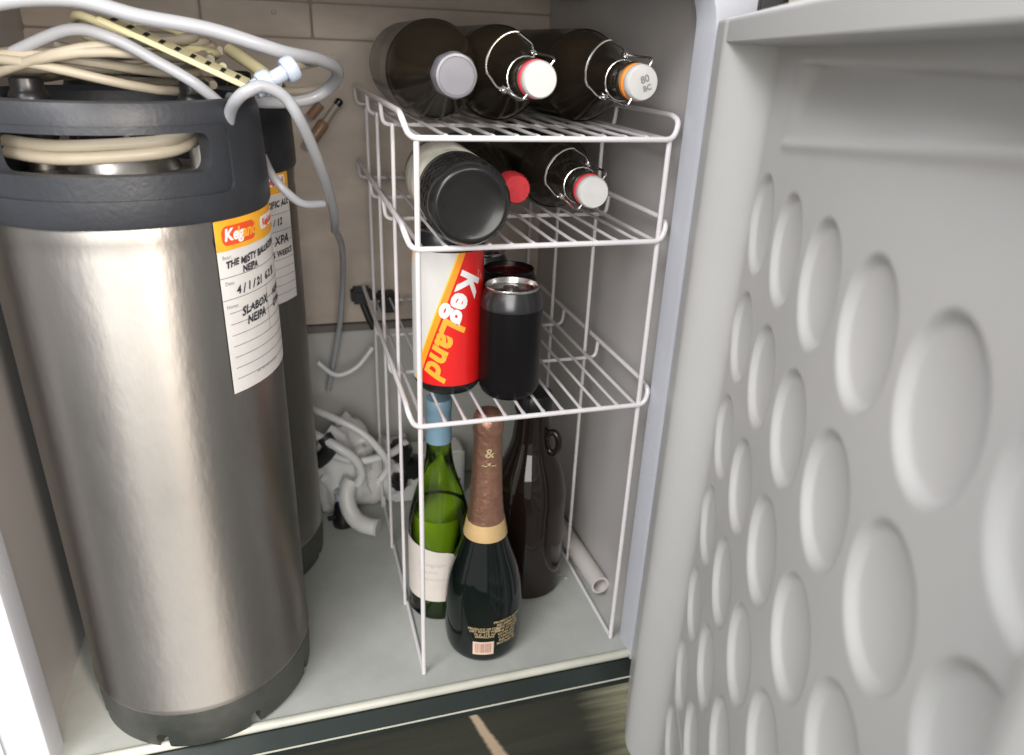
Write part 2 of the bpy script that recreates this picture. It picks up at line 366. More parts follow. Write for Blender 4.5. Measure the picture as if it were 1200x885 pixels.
# ---- door
TH = R(22.4); HX, HY = .285, -.035
DA = Vector((-math.sin(TH), -math.cos(TH), 0)); DN = Vector((-math.cos(TH), math.sin(TH), 0))
def dpt(s, p, z): return Vector((HX, HY, 0))+DA*s+DN*p+Vector((0, 0, z))
S0, S1, Z0, Z1, CR = .016, .630, -.115, .7045, .10
cols = [.142+.0785*i for i in range(6)]; rowsz = [.558-.0904*i for i in range(8)]
def sm(t): t = min(max(t, 0), 1); return t*t*(3-2*t)
def door_p(s, z):
    # signed distance inside a rounded rectangle
    qx = abs(s-(S0+S1)/2)-(S1-S0)/2+CR; qz = abs(z-(Z0+Z1)/2)-(Z1-Z0)/2
    rad = CR if z < .3 else .012
    qz += rad; qx += rad-CR
    d = -(min(max(qx, qz), 0)+math.hypot(max(qx, 0), max(qz, 0))-rad)
    edge = -.055*(1-math.sqrt(max(0, 1-(1-min(d/.006, 1))**2))) if d >= 0 else -.055
    # frame height above the dimpled panel
    side = .034*(1-sm((min(s-S0, S1-s)-.040)/.055))
    top = .032 if z > .683 else (.032*(1-(.683-z)/.0025) if z > .6805 else 0)
    p = max(side, top)+min(edge, 0)
    # pocket under the top band, rising to a ridge
    zr = .622+.10*(s-.2)
    if .160 < s < S1-.09 and zr < z < .672:
        p -= .010*sm((z-zr)/(.668-zr+.004))*sm((s-.160)/.035)*sm((.6715-z)/.003)
    p += .0022*math.exp(-((z-zr)/.0035)**2)*sm((s-.15)/.03)
    p += .0012*math.exp(-((z-.066)/.003)**2)*sm((s-.10)/.03)
    # round dishes
    j = round((s-cols[0])/.0785); i = round((rowsz[0]-z)/.0904)
    if 0 <= j < 6 and 0 <= i < 8:
        r = math.hypot(s-cols[j], (z-rowsz[i])*.90)
        Rr = .0335
        if r < Rr+.002:
            p -= .0036*sm((Rr-r)/.0042)+.0042*max(0, 1-(r/Rr)**2)
    return p
bm = bmesh.new(); ds, dz = .0019, .0021
ns = int((S1-S0)/ds)+1; nz = int((Z1-Z0)/dz)+1
ss = sorted(set([S0+(S1-S0)*i/ns for i in range(ns+1)]+[S0+k for k in (.0006, .0015, .004)]))
zz = sorted(set([Z0+(Z1-Z0)*i/nz for i in range(nz+1)]+[Z1-k for k in (.0004, .001, .002, .004)]+[.6803, .6806, .6829, .6832]))
grid = [[bm.verts.new(dpt(s, door_p(s, z), z)) for s in ss] for z in zz]
for a in range(len(zz)-1):
    for c in range(len(ss)-1): bm.faces.new((grid[a][c], grid[a][c+1], grid[a+1][c+1], grid[a+1][c]))
dr = ob('door', bx(0, .650, -.075, -.058, -.16, .77, bev=.004), 'lip', fr)
for v in dr.data.vertices: v.co = dpt(v.co.x, v.co.y, v.co.z)
ob('dimpled_liner', bm, 'door', dr, angle=75)
b = bx(.004, .646, -.058, -.022, .7065, .765, bev=.006)
for v in b.verts: v.co = dpt(*v.co)
ob('top_cap', b, 'doorcap', dr)
b = bx(-.012, .0, -.058, .0, .706, .80, bev=.002)
for v in b.verts: v.co = dpt(*v.co)
ob('hinge', b, 'black', dr)
b = bx(-.006, .012, -.054, -.030, -.16, .700, bev=.002)
for v in b.verts: v.co = dpt(*v.co)
ob('gasket', b, 'black', dr)

# ------------------------------------------------------------------ wire rack
rack = thing('wire_rack', 'tall white coated wire rack with three shelves of bottles and cans', 'rack', (0, 0, 0))
RW, H3, H2, H1, RD = .236, .3278, .5056, .6004, .405
RF, RT = .0027, .0017
LEG = {0: (0, .122, .245, .352), 1: (0, .156, .283, .400)}
for side, x in ((0, 0.0), (1, RW)):
    ob('foot_rail', tube(fillet([(x, .0, .012), (x, 0, RF), (x, LEG[side][3], RF), (x, LEG[side][3], .02)], .012), RF*.9, 10), 'wire', rack)
    for k, y in enumerate(LEG[side]):
        xo = (0.0 if k == 0 else (-.003 if side == 0 else .0))
        ob('upright', tube([(x+xo, y, RF*.5), (x+xo, y, H1)], RF if k == 0 else RF*.82, 10), 'wire', rack)
for h in (H3, H2, H1):
    rise = .020; ox0 = -.012; ox1 = RW+.007 if h != H3 else RW+.010
    pts = [(ox0, RD, h+rise), (ox0, .012, h+rise), (ox0, -.001, h+rise-.004), (ox0+.006, -.002, h), (ox1-.004, -.002, h), (ox1, -.001, h+rise-.004), (ox1, .012, h+rise), (ox1, RD, h+rise)]
    sh = ob('shelf', tube(fillet(pts, .008, 5), RF, 10), 'wire', rack)
    for side, x in ((0, 0.004), (1, RW-.004)):
        ob('side_wire', tube([(x, 0, h), (x, RD, h)], RF*.8, 8), 'wire', sh)
    for k, y in enumerate((.140, .262, RD)):
        ob('cross_wire', tube(fillet([(ox0, y, h+rise), (ox0+.002, y, h-.003), (ox1-.002, y, h-.003), (ox1, y, h+rise)], .008), RF*.8, 8), 'wire', sh)
    n = 11; src = None
    for i in range(1, n):
        x = .004+(RW-.008)*i/n
        if src is None:
            src = ob('shelf_wire', tube([(0, -.0035, h+.0016), (0, .0015, h+.0018), (0, .007, h+.0018), (0, RD, h+.0018)], lambda t_: RT*(1.35 if t_ < .4 else 1), 8), 'wire', sh); src.location.x = x
        else:
            c = src.copy(); C.objects.link(c); c.location.x = x+random.uniform(-.0008, .0008)

# ------------------------------------------------------------------ kegs
def keg(cx, cy, label, tilt_mat, lab_u0, lab_u1, lab_v0, lab_v1, style):
    r = .112; t = thing('keg', label, 'keg', (cx, cy, 0), group='ball lock kegs standing in the fridge')
    body = [(0, .03), (.09, .03), (.105, .036), (r-.001, .048), (r+.0012, .053), (r+.0012, .0565), (r-.0002, .060), (r-.0002, .30), (r, .515), (r-.0008, .520), (r, .526), (r, .545), (.104, .556), (.07, .566), (0, .57)]
    ob('steel_body', lathe(body, 128), tilt_mat, t)
    # rubber base with moulded notches
    bb = lathe([(0, .004), (.095, .004), (.097, 0), (.108, 0), (.1105, .004), (.1118, .03), (.1118, .048), (.105, .050), (0, .050)], 96)
    cut = []
    for a in (28, 72, 118, -20, -65):
        c = box(bmesh.new(), -.006, .006, -.03, .03, -.01, .020, bev=.002)
        moved(c, (.1118*math.sin(R(a)), -.1118*math.cos(R(a)), 0), Matrix.Rotation(R(a), 3, 'Z')); cut.append(c)
    ob('rubber_base', boolean_cut(bb, cut), 'rubber_base', t)
    # rubber top with hand holes
    ringp = [(.1135, .538), (.1150, .542), (.1148, .56), (.112, .618), (.109, .626), (.100, .627), (.097, .622), (.099, .56), (.100, .548), (.1135, .538)]
    rg = lathe(ringp, 96); bmesh.ops.remove_doubles(rg, verts=rg.verts[:], dist=1e-6)
    cuts = []
    for a0 in (0, 180):
        for (ua, ub, z0, z1, ra, rb) in ((-44, 43, .576, .605, .08, .14), (-58, 52, .559, .611, .1118, .14)):
            # curved cutter: rounded rectangle in angle/height, extruded radially
            q = rrect(R(ua)*.112, R(ub)*.112, z0, z1, .010 if ra < .1 else .008)
            bmc = bmesh.new(); A = []; B = []
            qq = []
            for i in range(len(q)):
                p, n_ = q[i], q[(i+1) % len(q)]
                k = max(1, int(abs(p[0]-n_[0])/.008))
                for s_ in range(k): qq.append((p[0]+(n_[0]-p[0])*s_/k, p[1]+(n_[1]-p[1])*s_/k))
            for u, v in qq:
                a = u/.112+R(a0)
                A.append(bmc.verts.new((ra*math.sin(a), -ra*math.cos(a), v))); B.append(bmc.verts.new((rb*math.sin(a), -rb*math.cos(a), v)))
            for i in range(len(A)): bmc.faces.new((A[i], A[(i+1) % len(A)], B[(i+1) % len(A)], B[i]))
            # caps as strips between mirrored points (top row / bottom row)
            for Lp in (A, B):
                f = bmc.faces.new(Lp)
                bmesh.ops.triangulate(bmc, faces=[f])
            cuts.append(bmc)
    ob('rubber_top', boolean_cut(rg, cuts), 'rubber', t, angle=30)
    # lid hatch, posts
    ob('lid', lathe([(0, .588), (.02, .587), (.035, .582), (.042, .572), (.045, .566)], 40), 'steel_dull', t)
    for sx in (-.062, .062):
        p = ob('post', moved(lathe([(0, .56), (.011, .56), (.011, .60), (.0085, .602), (.0085, .612), (0, .613)], 24), (sx, 0, 0)), 'steel_dull', t)
        ob('disconnect', moved(lathe([(0, .588), (.0145, .588), (.0155, .592), (.0155, .622), (.0135, .626), (.012, .628), (.012, .636), (.009, .638), (0, .638)], 28), (sx, 0, 0)), 'black', p)
    # label
    lb = ob('paper_label', sheet([(lab_u0, lab_v0), (lab_u1, lab_v0+.001), (lab_u1, lab_v1), (lab_u0, lab_v1)], r, .0007), 'paper', t)
    w = lab_u1-lab_u0; H = lab_v1-lab_v0
    ob('label_header', sheet([(lab_u0, lab_v1-.0245), (lab_u1, lab_v1-.0245), (lab_u1, lab_v1+.0004), (lab_u0, lab_v1+.0004)], r, .0010), 'orange', lb)
    ob('logo_badge', sheet(rrect(lab_u0+.006, lab_u0+.046, lab_v1-.0205, lab_v1-.0045, .0055), r, .0013), 'badge', lb)
    bt = text_bm('Keg', .0135, .15, .0005, 0, (lab_u0+.0185, lab_v1-.0122)); ob('lettering', wrap(bt, r, .0016), 'whiteprint', lb)
    bt = text_bm('Land', .0135, .15, .0005, 0, (lab_u0+.0345, lab_v1-.0122)); ob('lettering', wrap(bt, r, .0016), 'orangeprint', lb)
    ob('logo_badge', sheet(rrect(lab_u0+.056, lab_u0+.094, lab_v1-.0165, lab_v1-.0055, .003), r, .0013), 'whiteprint', lb)
    bt = text_bm('KegLand', .0085, .1, .0003, 0, (lab_u0+.075, lab_v1-.0112)); ob('lettering', wrap(bt, r, .0016), 'badge', lb)
    # ruled lines: separate strips in one printed sheet
    bl = bmesh.new(); ys = [.047, .066, .078, .088, .098, .108, .118, .128, .138]
    for k, y in enumerate(ys):
        y_ = lab_v1-y
        if y_ < lab_v0+.004: break
        u0 = lab_u0+(.0 if k in (0, 1) else .005)
        bl.faces.new([bl.verts.new((u, v, 0)) for u, v in ((u0, y_), (lab_u1-.002, y_), (lab_u1-.002, y_+.0006), (u0, y_+.0006))])
    bl.faces.new([bl.verts.new((u, v, 0)) for u, v in ((lab_u0+.056, lab_v1-.108), (lab_u0+.0566, lab_v1-.108), (lab_u0+.0566, lab_v1-.066), (lab_u0+.056, lab_v1-.066))])
    ob('ruled_lines', wrap(bl, r, .0010), 'rule', lb)
    bt = bmesh.new()
    for txt, sz, u, v, ro in style:
        text_bm(txt, sz, .25, .00035, R(ro), (lab_u0+u, lab_v1-v), 1.05, .92, bt)
    for v_ in bt.verts:
        q_ = Vector((v_.co.x*260, v_.co.y*260, cx*50)); v_.co.x += .0006*noise.noise(q_); v_.co.y += .0011*noise.noise(q_*.55+Vector((9, 3, 1)))
    ob('handwriting', wrap(bt, r, .0013), 'ink', lb)
    bt = bmesh.new()
    for k in range(1): text_bm('iliuı riilu nıluiır lıiıu ıilrnu', .0036, 0, 0, 0, (lab_u0+.046, lab_v0+.010-.0038*k+.002), 1, 1, bt)
    for txt, u, v in (('Beer:', .006, .030), ('Date:', .006, .052), ('Notes:', .006, .072)): text_bm(txt, .0045, 0, 0, 0, (lab_u0+u+.003, lab_v1-v), 1, 1, bt)
    ob('small_print', wrap(bt, r, .0010), 'rule', lb)
    return t
K1 = (-.237, .072)
keg(*K1, 'steel keg at the front left with a long white handwritten label', 'steel', R(39)*.112, R(39)*.112+.098, .386, .5365,
    [('THE MISTY BALLROOM', .0080, .046, .0345, 3), ('NEIPA', .0078, .034, .0430, 2), ('4 / 1 / 21  6.2 %', .0098, .045, .0585, 3), ('SLABOX', .0105, .036, .0785, 2), ('NEIPA', .0105, .036, .0885, 2), ('HOPS', .0085, .079, .0765, 4), ('CITRA', .0085, .079, .0870, 4)])
keg(-.209, .285, 'darker steel keg standing behind the front one, its label half hidden', 'steel_dull', R(14)*.112, R(66)*.112, .392, .541,
    [('PACIFIC ALE', .0095, .072, .0365, 3), ('3 / 12', .010, .070, .056, 3), ('XPA', .014, .078, .0765, 2), ('6 WEEKS', .0095, .078, .091, 4)])

# ------------------------------------------------------------------ beer lines
def line(pts, r, mt, label, n=10, name='beer_line', cat='hose'):
    return tag(ob(name, tube(spline(pts, n), r, 12), mt), label, cat)
G_ = None
line([(-.150, .020, .600), (-.145, .004, .618), (-.138, -.010, .629), (-.129, -.014, .6355), (-.118, -.012, .6385), (-.103, -.008, .6305), (-.092, .000, .611), (-.078, .040, .572), (-.067, .100, .531), (-.062, .150, .500), (-.060, .195, .480)],
     .0047, 'hose', 'blue-white hose arching from the front keg and hanging down beside it')
line([(-.126, .110, .570), (-.119, .085, .5565), (-.108, .080, .543), (-.094, .085, .531), (-.075, .10, .5275)], .0040, 'hose', 'short pale hose end poking out between the two kegs')
line([(-.060, .20, .480), (-.048, .27, .440), (-.045, .35, .37), (-.050, .385, .30), (-.062, .395, .235), (-.072, .40, .19)], .0040, 'hose', 'thin faded hose hanging down in front of the back wall')
line([(-.36, .03, .655), (-.30, .015, .685), (-.245, .010, .692), (-.200, .008, .683), (-.152, .010, .676), (-.102, .02, .6625), (-.072, .05, .657), (-.055, .09, .6475), (-.062, .12, .631), (-.085, .12, .620), (-.118, .11, .6185), (-.150, .09, .622)],
     .0055, 'hose', 'thick milky hose looping over the kegs and round to the right')
line([(-.105, .004, .6475), (-.092, .03, .6525), (-.078, .07, .6545), (-.060, .10, .655), (-.05, .15, .64), (-.07, .19, .625), (-.12, .20, .622)], .0046, 'hose_warm', 'cream hose leaving the clear fitting towards the right')
# clear push-fit joiner
jt = thing('hose_joiner', 'clear bluish push-fit joiner between two hoses above the kegs', 'fitting', (-.107, .0, .6455), (0, R(62), R(14)))
ob('fitting_body', lathe([(0, -.016), (.0058, -.016), (.0058, .016), (0, .016)], 24), 'fitting', jt)
for z in (-.016, .006):
    ob('collar', lathe([(0, z), (.0085, z), (.0098, z+.002), (.0098, z+.008), (.0085, z+.010), (0, z+.010)], 28), 'fitting', jt)
ob('collet', lathe([(0, -.021), (.0072, -.021), (.0072, -.0165), (0, -.0165)], 24), 'fitting', jt)
# coils and lines heaped over the keg tops
ci = 0
for (cx, cy, cz, ra, rb, tilt, r, mt, lab) in (
    (-.250, .10, .650, .088, .062, 6, .0046, 'hose_warm', 'topmost cream coil of hose heaped on the front keg'),
    (-.262, .12, .640, .098, .070, -5, .0046, 'hose_warm', 'wide cream coil of hose lying over the front keg'),
    (-.245, .20, .645, .085, .060, 9, .0050, 'hose_warm', 'cream coil of hose between the two keg tops'),
    (-.215, .15, .662, .060, .085, -10, .0042, 'hose_yellow', 'yellowed coil of hose tilted above the keg tops')):
    pts = []
    for k in range(66):
        a = 2*PI*k/28; q = 1-.06*k/28
        pts.append((cx+ra*q*math.cos(a), cy+rb*q*math.sin(a)+.006*math.sin(2*a+ci*1.3+k*.03), cz+.004*math.sin(1.7*a+ci)+ra*math.cos(a)*math.tan(R(tilt))+.0075*k/28-.006+.003*math.sin(3*a+ci)))
    tag(ob('hose_coil', tube(pts, r*.85, 10), mt), lab, 'hose', 'hose coils heaped on the kegs'); ci += 1
# hoses seen through the handle of the front keg
for k, (z, y, lab) in enumerate(((.593, .005, 'upper cream hose seen through the keg handle'), (.585, .0, 'lower cream hose seen through the keg handle'))):
    line([(-.31, .03, z), (-.27, y, z-.001), (-.22, y, z+.001), (-.19, .012, z+.004), (-.175, .04, z+.01), (-.19, .09, z)], .0050, 'hose_warm', lab)
line([(-.30, .06, .655), (-.255, .04, .672), (-.225, .03, .668), (-.195, .03, .652), (-.170, .03, .637), (-.150, .04, .618)], .0046, 'hose', 'grey white hose crossing the coils towards the black disconnect')
# flat ribbed cream strip with dark slots
st = thing('slotted_strip', 'cream plastic strip with a row of black slots lying over the hose coils', 'strip', (-.180, .03, .660), (R(10), R(24), R(-4)))
ob('strip_body', bx(-.055, .055, -.011, .011, -.002, .002, bev=.001), 'hose_yellow', st)
s0 = None
for k in range(9):
    if s0 is None: s0 = ob('slot', bx(-.0016, .0016, -.007, .004, .0018, .0026), 'black', st, smooth=False); s0.location.x = -.046
    else: c = s0.copy(); C.objects.link(c); c.location.x = -.046+.0115*k
line([(-.150, .20, .660), (-.125, .16, .645), (-.108, .14, .632)], .0062, 'hose_yellow', 'stubby yellow-cream tube pointing at the clear fitting')
# tubes clipped on the back wall
tb = thing('tube_probe', 'amber and cream probe tube with a black tip leaning on the back wall', 'probe', (-.075, .405, .545), (0, R(38), 0))
ob('probe_sleeve', lathe([(0, 0), (.006, 0), (.0075, .004), (.0075, .034), (.005, .038), (0, .038)], 20), 'probe', tb)
ob('probe_stem', lathe([(0, .038), (.0045, .038), (.0045, .064), (0, .064)], 16), 'hose_warm', tb)
ob('probe_tip', lathe([(0, .064), (.0050, .064), (.0050, .071), (.003, .073), (0, .073)], 16), 'black', tb)
tag(ob('short_probe', tube([(-.070, .412, .580), (-.056, .410, .596)], .006, 14), 'probe'), 'small brown tube end on the back wall above the amber probe', 'probe')

# ------------------------------------------------------------------ bottles
def shell(prof): return smoothprof(prof, 4)
def swing_bottle(label, loc, rz, rb, L, seal, mt, ring_rot, group, letters=None):
    """built upright, then laid down with its neck towards the door"""
    t = thing('swing_top_bottle', label, 'bottle', loc, (R(90), 0, rz), group)
    pf = [(0, .008), (rb*.55, .004), (rb*.9, 0), (rb, .008), (rb, .03), (rb, L*.55), (rb*.97, L*.60), (rb*.80, L*.68), (rb*.52, L*.76), (.0185, L*.83), (.0150, L*.90), (.0140, L*.955), (.0165, L*.962), (.0165, L*.978), (.013, L*.984), (0, L*.984)]
    ob('glass_body', lathe(pf[:1]+shell(pf[1:15])+pf[15:], 72), mt, t)
    ob('seal', lathe([(0, L*.984), (.0125, L*.984), (.0158, L*.989), (.0160, L*1.004), (.0145, L*1.010), (0, L*1.010)], 40), seal, t)
    cp = ob('stopper', lathe([(0, L*1.010), (.0148, L*1.010), (.0156, L*1.015), (.0152, L*1.035), (.0138, L*1.042), (0, L*1.043)], 40), 'ceramic', t)
    if letters:
        bt = text_bm(letters[0], .0085, 0, .0002, R(20), (.001, .003)); text_bm(letters[1], .0065, 0, .0002, R(20), (.004, -.004), bm=bt)
        ob('stopper_print', moved(bt, (0, 0, L*1.043+.0004)), 'rule', cp)
    z = L*1.022; a = ring_rot
    c, s = math.cos(a), math.sin(a)
    def q(x, y, zz): return (x*c-y*s, x*s+y*c, zz)
    # bail: side arms through the stopper, loop, pivots on the neck ring
    pts = [q(.021, 0, z), q(.0225, .001, z-.004), q(.021, .006, L*.93), q(.0185, .010, L*.885)]
    ob('bail_wire', tube(fillet([q(-.0185, .010, L*.885), q(-.021, .006, L*.93), q(-.0225, .001, z-.004), q(-.021, 0, z), q(.021, 0, z), q(.0225, .001, z-.004), q(.021, .006, L*.93), q(.0185, .010, L*.885)], .004), .0011, 8), 'bail', t)
    ob('neck_wire', tube([q(.0175*math.cos(k*PI/10), .0175*math.sin(k*PI/10), L*.905) for k in range(20)], .0010, 8, closed=True), 'bail', t)
    ob('lever_wire', tube(fillet([q(-.0175, .006, L*.90), q(-.0235, .014, L*.905), q(-.021, .030, L*.915)]+[q(-.023*math.cos(k*PI/10), .026+.015*math.sin(k*PI/10), L*.92) for k in range(1, 10)]+[q(.021, .030, L*.915), q(.0235, .014, L*.905), q(.0175, .006, L*.90)], .003), .0011, 8), 'bail', t)
    for sx in (-1, 1):
        ob('pivot_coil', tube([q(sx*(.0185+.0012*k/6), .008+.0028*math.cos(k), L*.893+.0028*math.sin(k)) for k in range(20)], .0011, 6), 'bail', t)
    return t
zt1 = H1+.0036
gt = 'bottles lying on the top shelf'
# grey capped growler lying on the top shelf, left
def lying(name, label, loc, rz, group=None): return thing(name, label, 'bottle', loc, (R(90), 0, rz), group)
t = lying('growler_bottle', 'dark bottle with a plain grey screw cap lying leftmost on the top shelf', (.042, .300, zt1+.0455), R(-1.5), gt)
rb = .0455
pf = [(rb*.55, .004), (rb*.9, 0), (rb, .008), (rb, .03), (rb, .165), (rb*.98, .185), (rb*.86, .208), (rb*.62, .232), (.019, .252), (.0165, .262), (.0165, .276)]
ob('glass_body', lathe([(0, .008)]+shell(pf)+[(0, .276)], 72), 'amber', t)
ob('screw_cap', lathe([(0, .276), (.0175, .276), (.0182, .279), (.0182, .297), (.0170, .3005), (.0150, .301), (.0146, .3003), (0, .3003)], 48, fn=lambda a, z: .0004*math.cos(40*a) if .278 < z < .298 else 0), 'greycap', t)
swing_bottle('dark swing-top bottle with a red seal lying in the middle of the top shelf', (.102, .300, zt1+.0445), R(.5), .0445, .296, 'redseal', 'amber', R(50), gt)
swing_bottle('dark swing-top bottle with an orange seal lying rightmost on the top shelf', (.186, .300, zt1+.0445), R(2.5), .0445, .296, 'orangeseal', 'amber', R(62), gt, ('80', 'BC'))
# middle shelf
zt2 = H2+.0036
g2 = 'bottles lying on the middle shelf'
swing_bottle('dark swing-top bottle with a red seal lying on the middle shelf at the right', (.190, .330, zt2+.040), R(-3.2), .040, .300, 'redseal', 'amber', R(52), g2)
t = lying('red_capped_bottle', 'dark bottle with a ribbed red plastic cap on the middle shelf, between two larger bottles', (.110, .345, zt2+.032), R(1.5), g2)
rb = .029
pf = [(rb*.55, .004), (rb*.9, 0), (rb, .008), (rb, .03), (rb, .135), (rb*.9, .165), (rb*.62, .195), (.0135, .215), (.0128, .236)]
ob('glass_body', lathe([(0, .008)]+shell(pf)+[(0, .236)], 56), 'amber', t)
ob('ribbed_cap', lathe([(0, .232), (.0145, .232), (.0150, .235), (.0150, .256), (.0135, .259), (0, .2595)], 72, fn=lambda a, z: .0006*math.cos(24*a) if .233 < z < .258 else 0), 'redcap', t)
t = lying('lattice_bottle', 'black bottle lying base outwards with a lattice-patterned foot and cream label', (.044, -.020, zt2+.0375), R(180-1.5), g2)
t.rotation_euler = (R(-90), 0, R(-1.5))
rb = .0375
def lat(a, z):
    if not (.010 < z < .060): return 0
    k = sm((z-.010)/.006)*sm((.060-z)/.005)
    return k*.0016*max(abs(math.sin(9*a+z*230)), abs(math.sin(9*a-z*230)))**3-.0008*k
pf = [(0, .004), (.020, .0035), (.0285, .001), (.0305, .0), (.0325, .0015), (.0350, .006), (.0370, .010)]+[(.0372, .010+.001*k) for k in range(1, 52)]+[(.0372, .16), (.034, .185), (.022, .215), (.014, .235), (.014, .29), (0, .29)]
ob('glass_body', lathe(pf, 216, fn=lat), 'blackglass', t, angle=80)
ob('cream_label', lathe([(.0376, .066), (.0380, .067), (.0380, .150), (.0376, .151)], 72), 'oldlabel', t)

# floor of the fridge: sparkling wine
PX, PY = .0809, .0413
t = thing('sparkling_wine_bottle', 'dark sparkling wine bottle with copper foil neck and gold band, front of the rack floor', 'bottle', (PX, PY, 0))
pf = [(.030, .003), (.038, 0), (.0435, .006), (.0462, .022), (.0468, .045), (.0462, .072), (.0430, .098), (.0372, .120), (.0305, .140), (.0255, .157), (.0222, .172), (.0188, .200), (.0160, .240), (.0150, .275), (.0148, .29)]
ob('glass_body', lathe([(0, .012)]+shell(pf)+[(0, .29)], 96), 'prosecco', t)
def foilr(z):
    zs = [(.176, .0222), (.200, .0196), (.240, .0168), (.275, .0158), (.290, .0160), (.294, .0170), (.305, .0172), (.312, .0155), (.316, .0120), (.318, 0)]
    return zs
def wr(a, z): return .00035*math.sin(5*a+60*z*4)*math.sin(z*300+3*a) if .19 < z < .31 else 0
fp = smoothprof([(r_q, z_q) for z_q, r_q in foilr(0)], 6)
ob('copper_foil', lathe([(.0215, .1755)]+fp, 96, fn=wr), 'copper', t, angle=60)
for z in (.262, .270): pass
bt = bmesh.new(); text_bm('&', .016, 0, .0002, 0, (-.002, .272), bm=bt); text_bm('~*~', .010, 0, .0002, 0, (-.002, .257), bm=bt)
ob('foil_embossing', wrap(bt, .0166, .0005), 'goldprint', t)
ob('gold_band', lathe([(.0242, .1610), (.0256, .1605), (.0252, .1640), (.0232, .1745), (.0222, .1800), (.0210, .1806)], 72), 'gold', t)
r_ = .0470
bk_ = bmesh.new()
def lab_txt(rows, u, v0, dv, sz, bmx):
    for k, s_ in enumerate(rows): text_bm(s_, sz, 0, .00012, 0, (u, v0-dv*k), 1, 1, bmx)
lab_txt(['PRODUCE OF ITALY', 'DRY WHITE WINE', '75 cl  11% vol', 'SPARKLING'], -.010, .0555, .0038, .0044, bk_)
lab_txt(['PROSECCO ROSE', 'MILLESIMATO', 'SERVE CHILLED', 'WINE OF ITALY', 'EXTRA DRY', 'CONTAINS', 'SULPHITES', 'BOTTLED BY'], .018, .0640, .0046, .0046, bk_)
ob('gold_print', wrap(bk_, r_, .0006), 'goldprint', t)
bc = ob('barcode_patch', sheet([(-.0235, .0175), (.0010, .0175), (.0010, .0365), (-.0235, .0365)], .0466, .0009), 'pinkprint', t)
bb = bmesh.new(); u = -.0205
while u < -.002:
    w = random.choice((.0003, .0005, .0008)); bb.faces.new([bb.verts.new((a, b_, 0)) for a, b_ in ((u, .0205), (u+w, .0205), (u+w, .0345), (u, .0345))]); u += w+random.choice((.0004, .0006, .0009))
ob('barcode_bars', wrap(bb, .0466, .0012), mat('barcode_brown', (.42, .24, .18), .5), bc)

# green wine bottle with the wine showing inside
t = thing('green_wine_bottle', 'green glass wine bottle with blue-grey capsule and cream label, behind the left post', 'bottle', (.0418, .1188, 0))
pf = [(.030, .002), (.035, 0), (.0378, .005), (.0385, .015), (.0385, .105), (.0382, .128), (.0360, .146), (.0312, .166), (.0255, .184), (.0195, .204), (.0160, .224), (.0146, .245), (.0140, .28)]
sp = shell(pf)
inner = [(max(r-.0024, .001), max(z, .006)) for r, z in sp if z > .008]
bm = lathe([(0, .012)]+sp, 80); 

ob('glass_body', bm, 'green', t)
wi = [(r-.0003, z) for r, z in inner if .0165 < z < .150]
ob('wine', lathe([(0, .0165)]+wi+[(0, wi[-1][1])], 64), 'wine', t)
ob('capsule', lathe([(.0150, .243), (.0158, .2435), (.0150, .262), (.0148, .284), (.0156, .286), (.0156, .296), (.0146, .299), (0, .2995)], 48), 'capsule', t)
q = [(-.060, .034), (.012, .034), (.0125, .034)]
lbp = [(-.062, .032), (.0145, .032), (.0145, .094), (.011, .102), (.003, .106), (-.010, .108), (-.030, .112), (-.062, .118)]
lb = ob('paper_label', sheet(lbp, .0388, .0003), 'winelabel', t)
bt = bmesh.new(); text_bm('Sauvignon', .0085, .2, 0, 0, (-.018, .088), bm=bt); text_bm('BLANC', .006, 0, 0, 0, (-.018, .077), bm=bt); text_bm('MARLBOROUGH', .0045, 0, 0, 0, (-.018, .066), bm=bt)
ob('label_print', wrap(bt, .0388, .0006), mat('faded_print', (.50, .45, .41), .6), lb)

# brown growler with finger ring
t = thing('jug_bottle', 'large dark brown glass jug with a finger ring, rear right of the rack floor', 'bottle', (.1645, .1362, 0))
rb = .0488
pf = [(.035, .003), (.042, 0), (rb-.0012, .006), (rb, .016), (rb, .120), (rb, .140), (.0468, .155), (.0442, .168), (.0385, .186), (.0305, .204), (.0258, .219), (.0235, .236), (.0210, .262), (.0222, .264), (.0222, .270), (.0205, .272)]
ob('glass_body', lathe([(0, .010)]+shell(pf)+[(0, .272)], 88), 'growler', t)
ob('finger_ring', tube([( (.0300+.0085*math.cos(a))*.70, -(.0300+.0085*math.cos(a))*.71, .224+.0145*math.sin(a)) for a in [2*PI*k/24 for k in range(24)]], .0042, 12, closed=True), 'growler', t)
ob('screw_cap', lathe([(0, .262), (.0225, .262), (.0232, .266), (.0232, .284), (.0215, .287), (0, .2875)], 48, fn=lambda a, z: .0004*math.cos(36*a) if .265 < z < .285 else 0), 'black', t)

